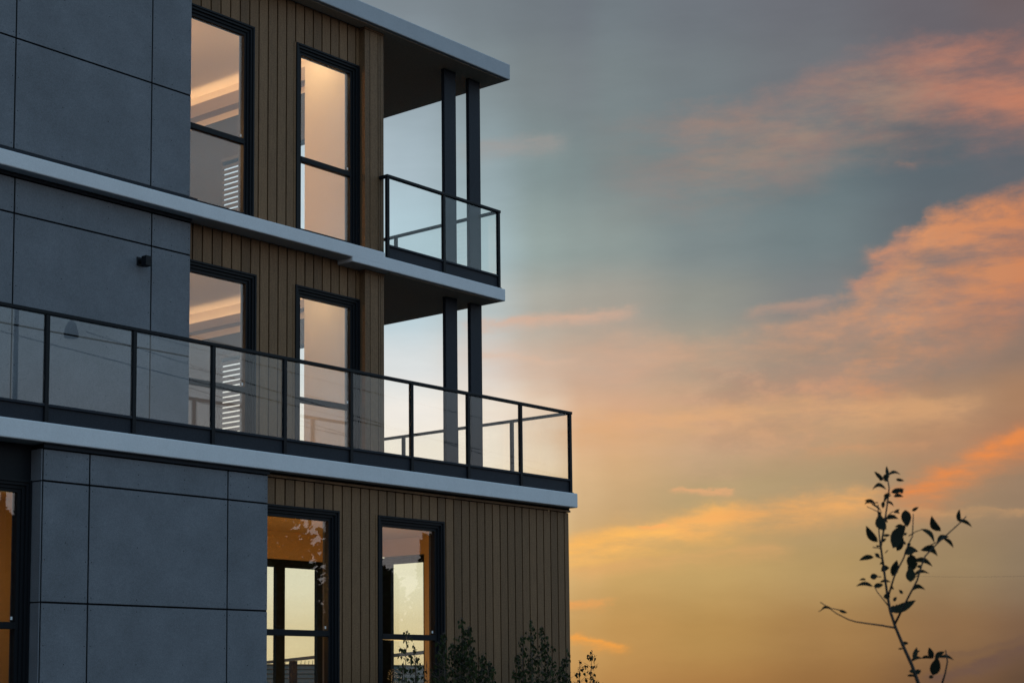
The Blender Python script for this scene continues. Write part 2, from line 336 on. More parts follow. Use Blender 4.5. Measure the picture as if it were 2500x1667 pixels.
for b in ((6.4, 12.462, 15.095, 15.119, 5.402, 5.441), (6.4, 12.535, 15.085, 15.117, 5.613, 5.692), (9.69, 12.607, 13.905, 13.928, 2.381, 2.424)):
    m = MB(); m.box(b[0], b[1], b[2], b[3], z(b[4]), z(b[5])); m.build('flashing', M_flash, B)

# --- columns of the corner balconies
for za, zb in ((5.573, 8.604), (2.635, 5.376)):
    for a, b in ((17.105, 17.345), (17.622, 17.862)):
        m = MB(); m.box(a, b, 15.34, 15.40, z(za), z(zb), bev=.003, seg=1); m.build('column', M_metal2, B)

# --- balustrades
PW = .044
def balustrade(name, front, side, zs, zt, y, x_end, left_return=None, label=None):
    """front: right edges of the front posts; side: front edges of the posts on the returning side"""
    m = MB(); xa = front[0] - PW - .004 if left_return else -3.0
    m.box(xa, x_end + .012, y - .006, y + .052, zt - .036, zt, bev=.004, seg=1)
    m.box(x_end - .046, x_end + .012, y + .053, 18.75, zt - .036, zt - .001, bev=.004, seg=1)
    if left_return: m.box(xa, xa + .05, y + .053, y + .16, zt - .036, zt - .001)
    r = m.build(name, M_metal, B, label=label)
    def post(px, py, full=True):
        q = MB(); q.box(px - PW, px, py, py + PW, zs, zt - .036, bev=.002, seg=1); q.box(px - PW - .012, px + .012, py - .008, py + PW + .02, zs, zs + .008); q.build('post', M_metal, r)
    for px in front: post(px, y)
    for py in side: post(x_end, py)
    gz0, gz1 = zs + .185, zt - .036
    runs = list(zip(front, front[1:]))
    if not left_return: runs = [(-1.9, front[0])] + runs
    for a, b in runs:
        q = MB(); q.box(a, b - PW, y + .004, y + .040, gz0 - .028, gz0, bev=.003, seg=1); q.box(a + .002, b - PW - .004, y + .026, y + .034, zs + .004, gz0 - .028); q.build('kick_plate', M_metal2, r)
        q = MB(); q.box(a + .001, b - PW - .001, y + .018, y + .028, gz0, gz1); q.build('glass_panel', M_rail_glass, r)
    ys = [y] + list(side)
    for a, b in zip(ys, ys[1:] + [18.75]):
        q = MB(); q.box(x_end - PW + .004, x_end - .004, a + PW, b, gz0 - .028, gz0); q.box(x_end - .03, x_end - .022, a + PW + .002, b, zs + .004, gz0 - .028); q.build('kick_plate', M_metal2, r)
        q = MB(); q.box(x_end - .028, x_end - .018, a + PW + .001, b - .001, gz0, gz1); q.build('glass_panel', M_rail_glass, r)
    return r
balustrade('terrace_balustrade', [7.64, 8.676] + [9.711, 10.757, 11.796, 12.824, 13.858, 14.880, 15.913, 16.943, 17.984], [14.876, 15.90, 16.927, 17.95],
           z(2.619), z(3.717), 13.87, 17.984)
balustrade('balcony_balustrade', [15.621, 16.705, 17.845], [15.95, 16.935, 17.92], z(5.557), z(6.665), 14.972, 17.845, left_return=True)

# --- rooms behind the windows
def room(x0, x1, y0, y1, z0, z1, open_side, zo, zg):
    """upper flat: end wall with a glazed opening (y range, top), pier, bulkhead with a light cove"""
    f = MB(); f.box(x0, x1, y0, y1, z0 - .1, z0); f.build('floor', M_floor, B)
    c = MB(); c.box(x0, x1 + .14, y0 - .02, y1, z1, z1 + .05); c.build('ceiling', M_paint, B)
    w = MB(); w.box(x0 - .1, x0, y0, y1, z0, z1); w.box(x0, x1, y1, y1 + .1, z0, z1); w.build('room_wall', M_paint, B)
    w = MB(); w.box(x1, x1 + .13, open_side[0], open_side[1], zo, zg); w.box(x1, x1 + .02, open_side[1], y1, z0, zg); w.build('room_wall', M_grey, B)
    w = MB(); w.box(x1 - .2, x1 + .13, y0, open_side[0], z0, z1); w.box(x1, x1 + .13, open_side[0] + .001, y1, zg, z1); w.build('room_wall', M_paint, B)  # pale wall band above the grey stands in for light below the bulkhead
room(10.9, 15.5, 15.44, 20.0, z(5.62), z(8.54), (16.225, 18.10), z(7.43), z(8.08))
room(10.9, 15.5, 15.44, 20.0, z(2.64), z(5.37), (16.225, 18.10), z(4.625), z(4.97))
for zc, zb in ((8.35, 8.17), (5.18, 5.06)):
    m = MB(); m.box(15.33, 15.498, 16.26, 19.98, z(zb), z(zb + .03)); m.box(15.33, 15.345, 16.26, 19.98, z(zb + .032), z(zc)); m.build('bulkhead', M_bulk, B)
    m = MB(); m.box(15.40, 15.43, 16.3, 19.95, z(zb + .031), z(zb + .045)); m.build('light_strip', M_strip, B)
# patio doors behind: dark frames in the end wall
for z0, z1 in ((5.62, 7.43), (2.64, 4.625)):
    m = MB()
    for a, b in ((16.23, 16.245), (17.16, 17.22), (18.40, 18.43)): m.box(15.54, 15.60, a, b, z(z0), z(z1 - .03))
    m.box(15.54, 15.60, 16.23, 18.43, z(z1 - .028), z(z1)); o = m.build('patio_door', M_metal, B)
    for a, b in ((16.245, 17.16), (17.22, 18.40)):
        g = MB(); g.box(15.565, 15.575, a, b, z(z0), z(z1 - .028)); g.build('pane', M_rail_glass, o)

# ground floor corner room: glazed at the back and at the far end
m = MB(); m.box(12.0, 17.85, 14.24, 17.4, .05, .12); m.build('floor', M_floor, B)
m = MB(); m.box(12.0, 17.85, 14.24, 17.42, z(2.20), z(2.40)); m.build('ceiling', M_amber, B)
m = MB(); m.box(11.9, 12.0, 14.28, 17.4, .1, z(2.4)); m.build('room_wall', M_amber, B)
m = MB(); m.box(12.0, 17.86, 17.31, 17.42, z(1.82), z(2.199)); m.box(12.0, 15.0, 17.31, 17.42, .1, z(1.815)); m.build('room_wall', M_amber, B)
m = MB(); m.box(17.86, 18.02, 14.24, 16.30, .1, z(2.40)); m.box(17.86, 18.02, 16.30, 17.30, z(1.95), z(2.4)); m.build('room_wall', M_amber, B)
def far_window(bars, panes, y0=17.30, ax=0):
    m = MB()
    for b in bars: m.box(*b)
    o = m.build('window', M_metal, B)
    for p in panes: q = MB(); q.box(*p); q.build('pane', M_rail_glass, o)
zt, zl = z(1.812), z(1.71)
far_window([(15.0, 17.84, 17.30, 17.36, zl, zt)] + [(a, b, 17.30, 17.36, .12, zl) for a, b in ((15.0, 15.06), (15.81, 15.968), (16.578, 16.745), (17.55, 17.68), (17.70, 17.84))],
           [(a, b, 17.325, 17.333, .12, zl) for a, b in ((15.06, 15.81), (15.968, 16.578), (16.745, 17.55))])
far_window([(17.86, 17.92, 16.30 + .17, 17.29, z(1.838), z(1.935)), (17.86, 17.92, 17.115, 17.29, .12, z(1.837)), (17.86, 17.92, 16.462, 16.477, .12, z(1.837))],
           [(17.885, 17.893, 16.477, 17.115, .12, z(1.837))])
m = MB(); m.box(17.86, 18.02, 16.302, 16.46, .1, z(1.948)); m.build('room_wall', M_amber, B)
# room behind the window at the frame's left edge
m = MB(); m.box(7.4, 11.85, 17.0, 17.1, .1, z(2.4)); m.box(11.86, 11.89, 14.3, 17.1, .1, z(2.4)); m.box(7.3, 7.4, 14.3, 17.1, .1, z(2.4)); m.build('room_wall', M_amber, B)
m = MB(); m.box(7.4, 11.85, 14.3, 17.0, z(2.25), z(2.40)); m.build('ceiling', M_amber, B)
m = MB(); m.box(7.4, 11.85, 14.3, 17.0, .05, .12); m.build('floor', M_floor, B)
# rest of the carcass: back wall of the block and plinth
m = MB(); m.box(-6, 10.7, 15.5, 20.4, z(2.62), z(8.6)); m.box(-6, 7.2, 14.3, 18.6, .0, z(2.42)); m.box(10.7, 15.66, 20.12, 20.4, z(2.62), z(8.6)); m.build('rear_wall', M_back, B)
m = MB(); m.box(-6, 18.0, 14.06, 17.3, 0, .045); m.build('plinth', M_stucco, B)

# --- blinds in the end wall glazing
for z1, lab in ((7.43, 'slatted blind glowing behind the left window of the top storey'), (4.625, 'slatted blind glowing behind the left window of the middle storey')):
    t = thing('window_blind', lab, 'blind', (15.46, 17.63, z(z1)), 'slatted blinds in the flats')
    m = MB(); m.box(15.44, 15.48, 17.2, 18.075, z(z1 + .001), z(z1 + .05)); m.build('headrail', M_blind, t)
    m = MB(); n = 25
    for i in range(n):
        zt_ = z(z1 - .047 - .0725 * i)
        m.poly([(15.456, 17.2, zt_), (15.456, 18.07, zt_), (15.452, 18.07, zt_ - .053), (15.452, 17.2, zt_ - .053)])
        m.poly([(15.458, 17.2, zt_), (15.458, 18.07, zt_), (15.454, 18.07, zt_ - .053), (15.454, 17.2, zt_ - .053)])
    m.build('slats', M_blind, t)

# --- black wall lamp on the panels
t = thing('wall_lamp', 'small black wall lamp on the grey panels above the terrace', 'lamp', (11.76, 15.12, z(4.8)))
m = MB(); m.box(11.70, 11.80, 15.108, 15.1185, z(4.755), z(4.855), bev=.004, seg=1); m.tube([(11.75, 15.107, z(4.81)), (11.75, 15.05, z(4.81))], [.03, .03], 10); m.build('wall_plate', M_metal, t)
m = MB(); m.box(11.712, 11.787, 14.965, 15.05, z(4.735), z(4.852), bev=.006); m.build('lamp_body', M_metal, t)
# ------------------------------------------------------------------ plants
def leaf(m, base, tip, width, bow, up, side, fold=.25, n=6, mi=0):
    """almond leaf from base to tip, bowed along `up`, folded on its midrib"""
    base, tip = Vector(base), Vector(tip); d = tip - base; ln = d.length
    mid, lf, rt = [], [], []
    for i in range(n + 1):
        t = i / n; w = width * .5 * math.sin(math.pi * t ** .8) ** .85 if 0 < t < 1 else 0
        c = base + d * t + up * (bow * math.sin(math.pi * t))
        mid.append(c); lf.append(c + side * w + up * 0 - side.cross(d.normalized()) * w * fold); rt.append(c - side * w - side.cross(d.normalized()) * w * fold)
    bm = m.bm; vm = [bm.verts.new(p) for p in mid]
    vl = [bm.verts.new(p) for p in lf[1:-1]]; vr = [bm.verts.new(p) for p in rt[1:-1]]
    for arr, flip in ((vl, 0), (vr, 1)):
        seq = [vm[0]] + arr + [vm[-1]]
        for i in range(n):
            q = [vm[i], vm[i + 1], seq[i + 1], seq[i]]
            u = []
            for v in q:
                if v not in u: u.append(v)
            f = bm.faces.new(u if not flip else u[::-1]); f.material_index = mi; f.smooth = True

# --- apple-like sapling near the camera, drawn in its own plane: unit 1/1000 of SC metres, x right, y down from the top
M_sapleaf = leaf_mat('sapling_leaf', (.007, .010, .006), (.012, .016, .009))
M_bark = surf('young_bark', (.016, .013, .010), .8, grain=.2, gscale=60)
SC = 5.0 / 4172.08 / 2.765
fr = Vector((CAM[0][0], CAM[1][0], CAM[2][0])); fu = Vector((0, 0, 1)); ff = Vector((fr.y * -1, fr.x, 0)).normalized()
top = Vector((4.522, 2.324, 2.209))   # where the leader ends
def sp(x, y, dep=0.0):
    return top + fr * ((x - 572) * SC) - fu * ((y - 180) * SC) + ff * dep
SAP = thing('sapling', 'young broadleaf sapling standing alone against the sunset sky at the right', 'tree', (*sp(760, 1700)[:2], 0))
rnd = random.Random(3)
m = MB()
stems = [([(1010, 4300), (960, 3400), (900, 2500), (800, 1850), (733, 1568), (690, 1440), (640, 1320), (590, 1190), (560, 1080), (540, 930), (522, 780), (510, 650), (532, 540), (550, 430), (570, 330), (581, 250), (573, 180)], 19, 3.2, 0),
         ([(590, 1165), (610, 1090), (655, 985), (690, 890), (720, 800), (750, 730), (830, 650), (920, 570), (1005, 495), (1032, 465)], 8, 2.6, -.10),
         ([(548, 980), (585, 850), (640, 730), (660, 650), (692, 590), (700, 490), (705, 440)], 6.5, 2.4, -.06),
         ([(513, 660), (512, 600), (520, 520), (522, 430), (525, 350)], 6, 2.4, .05),
         ([(588, 1192), (520, 1172), (440, 1155), (380, 1140), (330, 1125), (250, 1082), (205, 1050), (145, 1005)], 6.5, 2.2, .12),
         ([(235, 1075), (190, 1060), (150, 1052), (122, 1072)], 3, 1.6, .1),
         ([(552, 1050), (525, 1000), (500, 950), (488, 905)], 4, 2, .06),
         ([(700, 575), (740, 550), (772, 540)], 3, 1.8, -.06), ([(870, 1950), (850, 1700), (848, 1568), (852, 1500), (872, 1420), (862, 1345)], 11, 3, -.10),
         ([(540, 690), (560, 670)], 3, 2, 0), ([(720, 860), (745, 840)], 3, 2, -.08), ([(565, 440), (600, 410), (640, 405)], 3, 1.6, .03), ([(840, 640), (910, 605)], 3, 2, -.1),
         ([(500, 350), (440, 350)], 3, 1.6, .04), ([(520, 420), (490, 400), (440, 368)], 3, 1.6, .05), ([(510, 730), (470, 690)], 3, 1.6, .02), ([(505, 850), (470, 850)], 3, 1.6, .02), ([(455, 652), (510, 660)], 3, 2, 0)]
for pts, r0, r1, dep in stems:
    n = len(pts)
    P = [sp(x + rnd.uniform(-2, 2), y, dep * min(1, i / 3) + rnd.uniform(-.004, .004)) for i, (x, y) in enumerate(pts)]
    m.tube(P, [SC * (1.0 * (r0 + (r1 - r0) * (i / (n - 1)) ** .6) + .8) for i in range(n)], 7)
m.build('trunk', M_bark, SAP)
LV = [(570,180,520,125,22,0),(572,178,568,108,20,0),(575,170,602,188,24,0),(600,152,680,146,18,14),(605,205,650,216,16,0),(560,172,600,160,34,0),(555,168,540,185,26,0),
(556,262,468,268,22,24),(580,288,650,272,30,0),(582,322,645,322,20,6),(640,300,640,262,22,0),(500,350,430,332,18,8),(438,350,398,370,12,6),(440,368,500,418,11,6),(520,360,572,314,16,10),(558,345,606,372,14,8),(522,352,520,392,20,0),
(580,432,612,410,14,0),(640,405,668,412,12,4),(700,418,740,396,18,0),(697,398,706,498,60,0),(528,470,600,472,26,10),(540,466,602,440,14,0),(560,440,590,470,16,0),
(508,548,486,448,66,-8),(492,610,422,518,44,-8),(540,570,582,566,16,0),(568,662,650,525,82,12),(620,512,690,520,16,10),(648,662,688,586,44,0),(770,540,840,622,26,16),(937,530,882,442,44,-14),(1010,490,1012,418,24,4),(1036,468,1130,508,20,10),(905,612,985,578,30,12),(960,585,1018,642,20,8),
(455,652,482,656,9,0),(476,712,392,730,28,6),(460,700,480,728,22,0),(786,672,886,706,40,22),(690,690,772,675,46,14),(705,676,655,712,28,0),(740,742,852,776,30,18),(685,712,695,800,60,0),(690,800,748,760,42,0),(676,888,680,800,56,0),(606,834,632,742,52,0),(540,802,592,782,36,8),(738,842,840,826,20,18),(440,852,490,840,34,0),(430,862,388,866,11,4),(470,908,374,906,24,14),(452,915,510,905,28,0),(525,880,592,880,15,8),(698,948,790,940,26,20),(538,1000,542,962,36,0),(600,1078,748,1008,52,-4),(612,1092,582,1046,48,0),(560,1070,620,1060,40,0),
(222,1076,272,1090,16,0),(180,1056,118,1074,13,12),(664,1290,706,1290,20,0),(690,1402,716,1330,30,0),(708,1356,746,1346,16,0),(714,1412,780,1396,20,10),(618,1330,646,1330,8,0),(786,1392,846,1396,18,8),(866,1392,840,1326,40,0),(868,1402,932,1354,34,8),(904,1388,1000,1404,18,12),(850,1502,876,1398,66,0),(690,1482,664,1480,22,0),(690,1492,726,1478,28,0),(630,1512,686,1516,13,4),(774,1516,796,1522,20,0)]
LV += [(560,300,600,285,14,4),(545,420,515,405,14,2),(535,610,560,590,16,2),(520,760,490,770,14,3),(600,780,622,805,18,2),(655,640,630,625,16,2),(722,790,752,800,16,4),(845,640,865,665,16,4),(660,960,640,935,16,0),(560,920,585,935,14,3),(700,560,722,545,14,3),(555,500,575,520,16,2),(690,640,716,628,18,2),(530,330,548,300,16,2),(600,1010,622,985,18,2)]
LV += [(868 + rnd.uniform(-90, 90), 1620 + 60 * i, 868 + rnd.choice((-1, 1)) * rnd.uniform(70, 130), 1600 + 60 * i, 38, 8) for i in range(7)]
m = MB()
for x0, y0, x1, y1, w, bow in LV:
    dep = rnd.uniform(-.06, .06); a = sp(x0, y0, dep); b = sp(x1, y1, dep + rnd.uniform(-.012, .012))
    d = (b - a).normalized(); up = (ff.cross(d)); up = up if up.z > 0 else -up
    turn = rnd.uniform(-.35, .35); side = (up * math.cos(turn) + ff * math.sin(turn)).normalized()
    a, b = a - (b - a) * .06, b + (b - a) * .12; leaf(m, a, b, (w * 1.1 + 4) * SC, bow * 1.5 * SC, up, side, .12)
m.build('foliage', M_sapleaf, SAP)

# --- young birches against the wall
M_bleaf = leaf_mat('birch_leaf', (.008, .013, .005), (.034, .046, .014))
M_bbark = surf('birch_twig', (.06, .045, .035), .8)
def birch(key, label, base, dens):
    rn = random.Random(hash(key) % 97 + 5 if False else sum(map(ord, key)))
    tops = BIRCH[key]
    t = thing('young_birch', label, 'tree', (*base, 0), 'young birches along the wall')
    st, fo = MB(), MB()
    def bleaf(p, s):
        a = rn.uniform(0, 6.28); dirn = Vector((math.cos(a) * .45, math.sin(a) * .45, -1)).normalized()
        sd = dirn.cross(Vector((math.cos(a + 1.2), math.sin(a + 1.2), .2))).normalized(); nn = dirn.cross(sd)
        st_ = p + dirn * s * .35
        q = [st_, st_ + dirn * s * .25 + sd * s * .40, st_ + dirn * s * .62 + sd * s * .26 + nn * s * .06, st_ + dirn * s * 1.15, st_ + dirn * s * .62 - sd * s * .26 + nn * s * .06, st_ + dirn * s * .25 - sd * s * .40]
        fo.poly(q); 
    bx = Vector((*base, 0))
    for (x, y, zt) in tops:
        tp = Vector((x, y, zt)); pts = []
        for i in range(9):
            u = i / 8; p = bx.lerp(tp, u); p += Vector((math.sin(u * 5 + x * 9), math.cos(u * 4 + x * 7), 0)) * .035 * (1 - u) * u * 4
            p.x += (tp.x - bx.x) * .25 * math.sin(u * math.pi); pts.append(p)
        st.tube(pts, [.012 * (1 - i / 8) + .0022 for i in range(9)], 5)
        n = int(dens * 9)
        for j in range(n):
            u = 1 - (rn.random() ** 1.25) * .75
            k = min(7, int(u * 8)); p = pts[k].lerp(pts[k + 1], u * 8 - k)
            reach = .02 + .22 * min(1, (1 - u) * 6) * rn.random() ** 1.3
            a = rn.uniform(0, 6.28); e = p + Vector((math.cos(a) * reach, math.sin(a) * reach * .8, reach * rn.uniform(.1, .9)))
            st.tube([p, p.lerp(e, .5) + Vector((0, 0, .006)), e], [.0028, .002, .0013], 4, cap=False)
            for c in range(rn.randint(2, 4) if reach > .05 else 1):
                bleaf(p.lerp(e, rn.uniform(.35, 1.0)), rn.uniform(.027, .047))
    st.build('stems', M_bbark, t); fo.build('foliage', M_bleaf, t)
birch('A0', 'slender young birch with few leaves in front of the right ground floor window', (14.15, 13.25), 6)
birch('A', 'bushiest young birch on the wall just right of the ground floor windows', (14.95, 13.25), 20)
birch('B', 'airy young birch in front of the timber boards near the building corner', (16.35, 13.2), 11)
birch('C', 'sparse birch twigs rising against the sky just past the building corner', (17.25, 13.2), 6)

# --- trees across the street, mirrored in the ground floor windows
M_tleaf = leaf_mat('street_tree_leaf', (.012, .018, .008), (.04, .055, .02))
def big_tree(label, x, y, h, r, col, name='broadleaf_tree'):
    rn = random.Random(int(x * 10)); t = thing(name, label, 'tree', (x, y, 0), 'trees across the street')
    tr = MB(); tr.tube([(x, y, 0), (x + .1, y, h * .3), (x, y + .1, h * .6), (x, y, h * .9)], [.2, .15, .1, .03], 8)
    for k in range(7):
        a = k * .9 + rn.random(); zz = h * (.3 + .08 * k); tr.tube([(x, y, zz), (x + math.cos(a) * r * .4, y + math.sin(a) * r * .4, zz + r * .3), (x + math.cos(a) * r * .8, y + math.sin(a) * r * .8, zz + r * .5)], [.07, .045, .015], 5)
    tr.build('trunk', M_bark, t)
    fo = MB(); blobs = []
    for k in range(90):
        u = rn.random(); a = rn.uniform(0, 6.28)
        prof = (math.sin(math.pi * min(1, .12 + .88 * u)) ** .6) if not col else (1 - u) * .8 + .1
        rr = r * prof * rn.uniform(.2, 1) ** .7; blobs.append((Vector((x + math.cos(a) * rr, y + math.sin(a) * rr, h * (.08 + .86 * u))), .6 + .6 * prof))
    for b, k in blobs:
        for c in range(70):
            p = b + Vector((rn.gauss(0, 1), rn.gauss(0, 1), rn.gauss(0, .8))) * r * .15 * k
            if p.z > h or p.z < .2: continue
            u1 = Vector((rn.gauss(0, 1), rn.gauss(0, 1), rn.gauss(0, 1))).normalized(); u2 = u1.orthogonal().normalized(); s = rn.uniform(.22, .5)
            fo.poly([p, p + u1 * s * .5 + u2 * s * .35, p + u1 * s, p + u1 * s * .5 - u2 * s * .35])
    fo.build('crown', M_tleaf, t)
big_tree('rounded broadleaf tree across the street from the left window', 34.3, -24, 8.4, 2.4, 0)
big_tree('wide broadleaf tree across the street opposite the terrace', 46.9, -24, 10.2, 3.3, 0)
big_tree('pointed conifer across the street, shorter of the two', 53.6, -25, 8.0, 1.0, 1, 'conifer')
big_tree('pointed conifer across the street, taller of the two', 57.6, -24.5, 8.9, 1.3, 1, 'conifer')
big_tree('low bushy tree across the street between the conifers', 55.4, -25.5, 7.4, 1.1, 0)
for k, (x, y, h, r) in enumerate(((30, -27, 7.4, 2.6), (38.5, -27, 7.2, 2.8), (42.3, -26, 7.6, 2.6), (50.6, -27, 7.6, 2.2), (60.8, -26.5, 7.6, 2.6), (65, -27, 7.9, 2.8))):  # extra row added to block low sky in the window reflections
    big_tree(('last tree at the left end of the added far row', 'left of the two matching bushy trees in the added far row', 'right of the two matching bushy trees in the added far row', 'bushy tree beside the pointed conifers in the added far row', 'bushy tree beyond the taller conifer in the added far row', 'last tree at the right end of the added far row')[k], x, y, h, r, 0)

# --- wires and street lamp across the street (mirrored in the glass), and a far wire in the sky
M_wire = surf('cable', (.012, .012, .013), .6)
def wire(label, a, b, sag, r, group=None, cat='cable'):
    a, b = Vector(a), Vector(b); m = MB(); n = 24
    pts = [a.lerp(b, i / n) - Vector((0, 0, sag * 4 * (i / n) * (1 - i / n))) for i in range(n + 1)]
    m.tube(pts, [r] * (n + 1), 5); o = m.build('overhead_cable', M_wire, None, origin=a); tag(o, label, cat, group)
def ext(a, b, s0, s1):
    a, b = Vector(a), Vector(b); return a - (b - a) * s0, b + (b - a) * s1
G = 'cables across the street'
wire('lowest cable along the far side of the street', *ext((32.98, -22.22, 14.04), (41.25, -22.22, 13.54), .5, 2.6), .15, .018, G)
wire('second cable along the far side of the street', *ext((39.24, -22.22, 14.85), (46.2, -22.22, 14.51), .6, 2.0), .1, .014, G)
wire('highest cable along the far side of the street', *ext((41.22, -22.22, 16.02), (50.3, -22.22, 15.69), .8, 1.0), .1, .014, G)
wire('steep cable running down along the street', *ext((44.89, -22.22, 13.67), (58.82, -22.22, 12.29), .6, .6), .1, .016, G)
wire('thin dark cable crossing the sky right of the sapling', (121, 60, 10.05), (160, 60, 12.2), .2, .006)
t = thing('street_lamp', 'street lamp with a hanging dome across the street', 'lamp', (33.0, -18.2, 0))
m = MB(); m.tube([(31.2, -18.6, 0), (31.2, -18.6, 15.0)], [.1, .07], 8); m.tube([(31.2, -18.6, 14.9), (32.2, -18.4, 15.1), (33.0, -18.2, 14.9), (33.0, -18.2, 13.65)], [.045, .035, .025, .02], 7); m.build('pole', M_metal2, t)
m = MB(); m.tube([(33.0, -18.2, 13.72), (33.0, -18.2, 13.66), (33.0, -18.2, 13.5), (33.0, -18.2, 13.32), (33.0, -18.2, 13.18)], [.07, .13, .2, .24, .24], 16); m.build('lamp_head', surf('lamp_grey', (.16, .16, .17), .6), t)

# --- neighbouring house and railings seen through the ground floor glazing
M_tile = surf('grey_roof_tile', (.035, .038, .030), .85, grain=.2, gscale=8)
NH = thing('neighbour_house', 'low house with a dark tiled roof seen through the ground floor windows', 'house', (38, 40, 0))
m = MB(); x0, x1 = 31.0, 46.0; n = 11
for i in range(n):          # courses of tiles, each lapping the next
    ya = 36.5 + i * .35; za = z(-.75) + i * .148
    m.poly([(x0, ya - .03, za + .035), (x1, ya - .03, za + .035), (x1, ya + .36, za + .16), (x0, ya + .36, za + .16)])
    m.poly([(x0, ya - .03, za - .01), (x1, ya - .03, za - .01), (x1, ya - .03, za + .035), (x0, ya - .03, za + .035)])
yr, zr = 36.5 + n * .35, z(-.75) + n * .148
m.box(x0, x1, yr - .08, yr + .1, zr - .02, zr + .04); m.poly([(x0, yr, zr), (x1, yr, zr), (x1, yr + 4, z(-.75)), (x0, yr + 4, z(-.75))]); m.build('roof', M_tile, NH)
m = MB(); m.box(x0 + .4, x1 - .4, 36.9, yr + 3.5, 0, z(-.72)); m.build('wall', M_stucco, NH)
m = MB()
for i in range(46):
    px = 32.5 + i * .17; m.tube([(px, yr, zr + .03), (px + .02, yr, zr + .17)], [.012, .006], 4)
m.build('ridge_spikes', M_wire, NH)
for lab, a, b, p in (('dark garden railing behind the left ground floor window', (23.45, 24.505), (26.37, 29.194), .42), ('dark garden railing behind the right ground floor window', (22.615, 20.9), (24.05, 23.084), -9)):
    a3, b3 = Vector((*a, z(.7))), Vector((*b, z(.7))); d = b3 - a3; e0, e1 = a3 - d * .5, b3 + d * .7
    t = thing('garden_railing', lab, 'railing', (e0.x, e0.y, 0), 'garden railings')
    m = MB(); q = Vector((0, 0, .03)); w = Vector((d.y, -d.x, 0)).normalized() * .03
    for s0, s1 in ((-w - q, w - q), (w - q, w + q), (w + q, -w + q), (-w + q, -w - q)):
        m.poly([e0 + s0, e1 + s0, e1 + s1, e0 + s1])
    m.build('top_rail', M_metal, t)
    for u in (p, p + 1.0, p - 1.0, 1.5, -.45):
        if -.5 < u < 1.7:
            c = a3 + d * u; m = MB(); m.box(c.x - .06, c.x + .06, c.y - .06, c.y + .06, 0, c.z - .031); m.build('post', M_metal, t)

# ------------------------------------------------------------------ ground
m = MB(); m.poly([(-400, -400, 0), (400, -400, 0), (400, 600, 0), (-400, 600, 0)])
tag(m.build('ground', surf('paved_ground', (.042, .038, .033), .9, grain=.15, gscale=3, blotch=.3, bscale=.2)), kind='structure')
m = MB(); m.box(6, 22, 12.2, 13.7, -.05, .04); tag(m.build('planting_bed', surf('soil', (.03, .024, .018), .95, grain=.4, gscale=20)), kind='structure')

# ------------------------------------------------------------------ sky
W = bpy.data.worlds.new('World'); S.world = W; W.use_nodes = True
nt = W.node_tree; L = nt.links.new; bg = nt.nodes['Background']
def V(x):
    return x
def math_(op, a, b=None, c=None, clamp=False):
    n = N(nt, 'ShaderNodeMath', operation=op); n.use_clamp = clamp
    for i, v in enumerate((a, b, c)):
        if v is None: continue
        if isinstance(v, (int, float)): n.inputs[i].default_value = v
        else: L(v, n.inputs[i])
    return n.outputs[0]
def smooth(v, a, b, lo=0., hi=1.):
    n = N(nt, 'ShaderNodeMapRange', interpolation_type='SMOOTHSTEP'); L(v, n.inputs['Value'])
    n.inputs['From Min'].default_value = a; n.inputs['From Max'].default_value = b; n.inputs['To Min'].default_value = lo; n.inputs['To Max'].default_value = hi
    return n.outputs[0]
def mix(f, a, b):
    n = N(nt, 'ShaderNodeMix', data_type='RGBA')
    for s, v in ((n.inputs[0], f), (n.inputs[6], a), (n.inputs[7], b)):
        if isinstance(v, (int, float)): s.default_value = v
        elif isinstance(v, tuple): s.default_value = v
        else: L(v, s)
    return n.outputs[2]
def ramp(f, stops):
    n = N(nt, 'ShaderNodeValToRGB'); cr = n.color_ramp; cr.interpolation = 'EASE'
    while len(cr.elements) < len(stops): cr.elements.new(.5)
    for e, (p, c) in zip(cr.elements, stops): e.position = p; e.color = c
    L(f, n.inputs[0]); return n.outputs[0]
tc = N(nt, 'ShaderNodeTexCoord'); sx = N(nt, 'ShaderNodeSeparateXYZ'); L(tc.outputs['Generated'], sx.inputs[0])
DEG = 180 / math.pi
AZ0 = math_('MULTIPLY', math_('ARCTAN2', sx.outputs[0], sx.outputs[1]), DEG)
EL0 = math_('MULTIPLY', math_('ARCSINE', sx.outputs[2]), DEG)
cmb = N(nt, 'ShaderNodeCombineXYZ'); L(AZ0, cmb.inputs[0]); L(math_('MULTIPLY', EL0, 1.0), cmb.inputs[1])
def noise(scale, stretch, det=5, off=0., rough=.55, tilt=0.):
    mp = N(nt, 'ShaderNodeMapping'); mp.inputs['Scale'].default_value = (scale / stretch, scale, 1); mp.inputs['Location'].default_value = (off, off * .7, off); mp.inputs['Rotation'].default_value = (0, 0, tilt)
    L(cmb.outputs[0], mp.inputs[0]); n = N(nt, 'ShaderNodeTexNoise'); n.inputs['Scale'].default_value = 1; n.inputs['Detail'].default_value = det; n.inputs['Roughness'].default_value = rough
    L(mp.outputs[0], n.inputs['Vector']); return n.outputs['Fac']
wx = noise(.45, 2.0, 4, 3.1); wy = noise(.5, 2.4, 5, 9.7)
fx = noise(1.9, 1.6, 6, 14.3, .6, -.25); fy = noise(2.1, 1.8, 7, 31.7, .62, -.25)
AZ = math_('ADD', math_('ADD', AZ0, math_('MULTIPLY_ADD', wx, 1.5, -.75)), math_('MULTIPLY_ADD', fx, .9, -.45))
EL = math_('ADD', math_('ADD', EL0, math_('MULTIPLY_ADD', wy, .8, -.4)), math_('MULTIPLY_ADD', fy, .55, -.275))
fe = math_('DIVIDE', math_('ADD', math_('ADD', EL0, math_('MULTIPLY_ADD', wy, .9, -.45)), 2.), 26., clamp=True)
cols = []
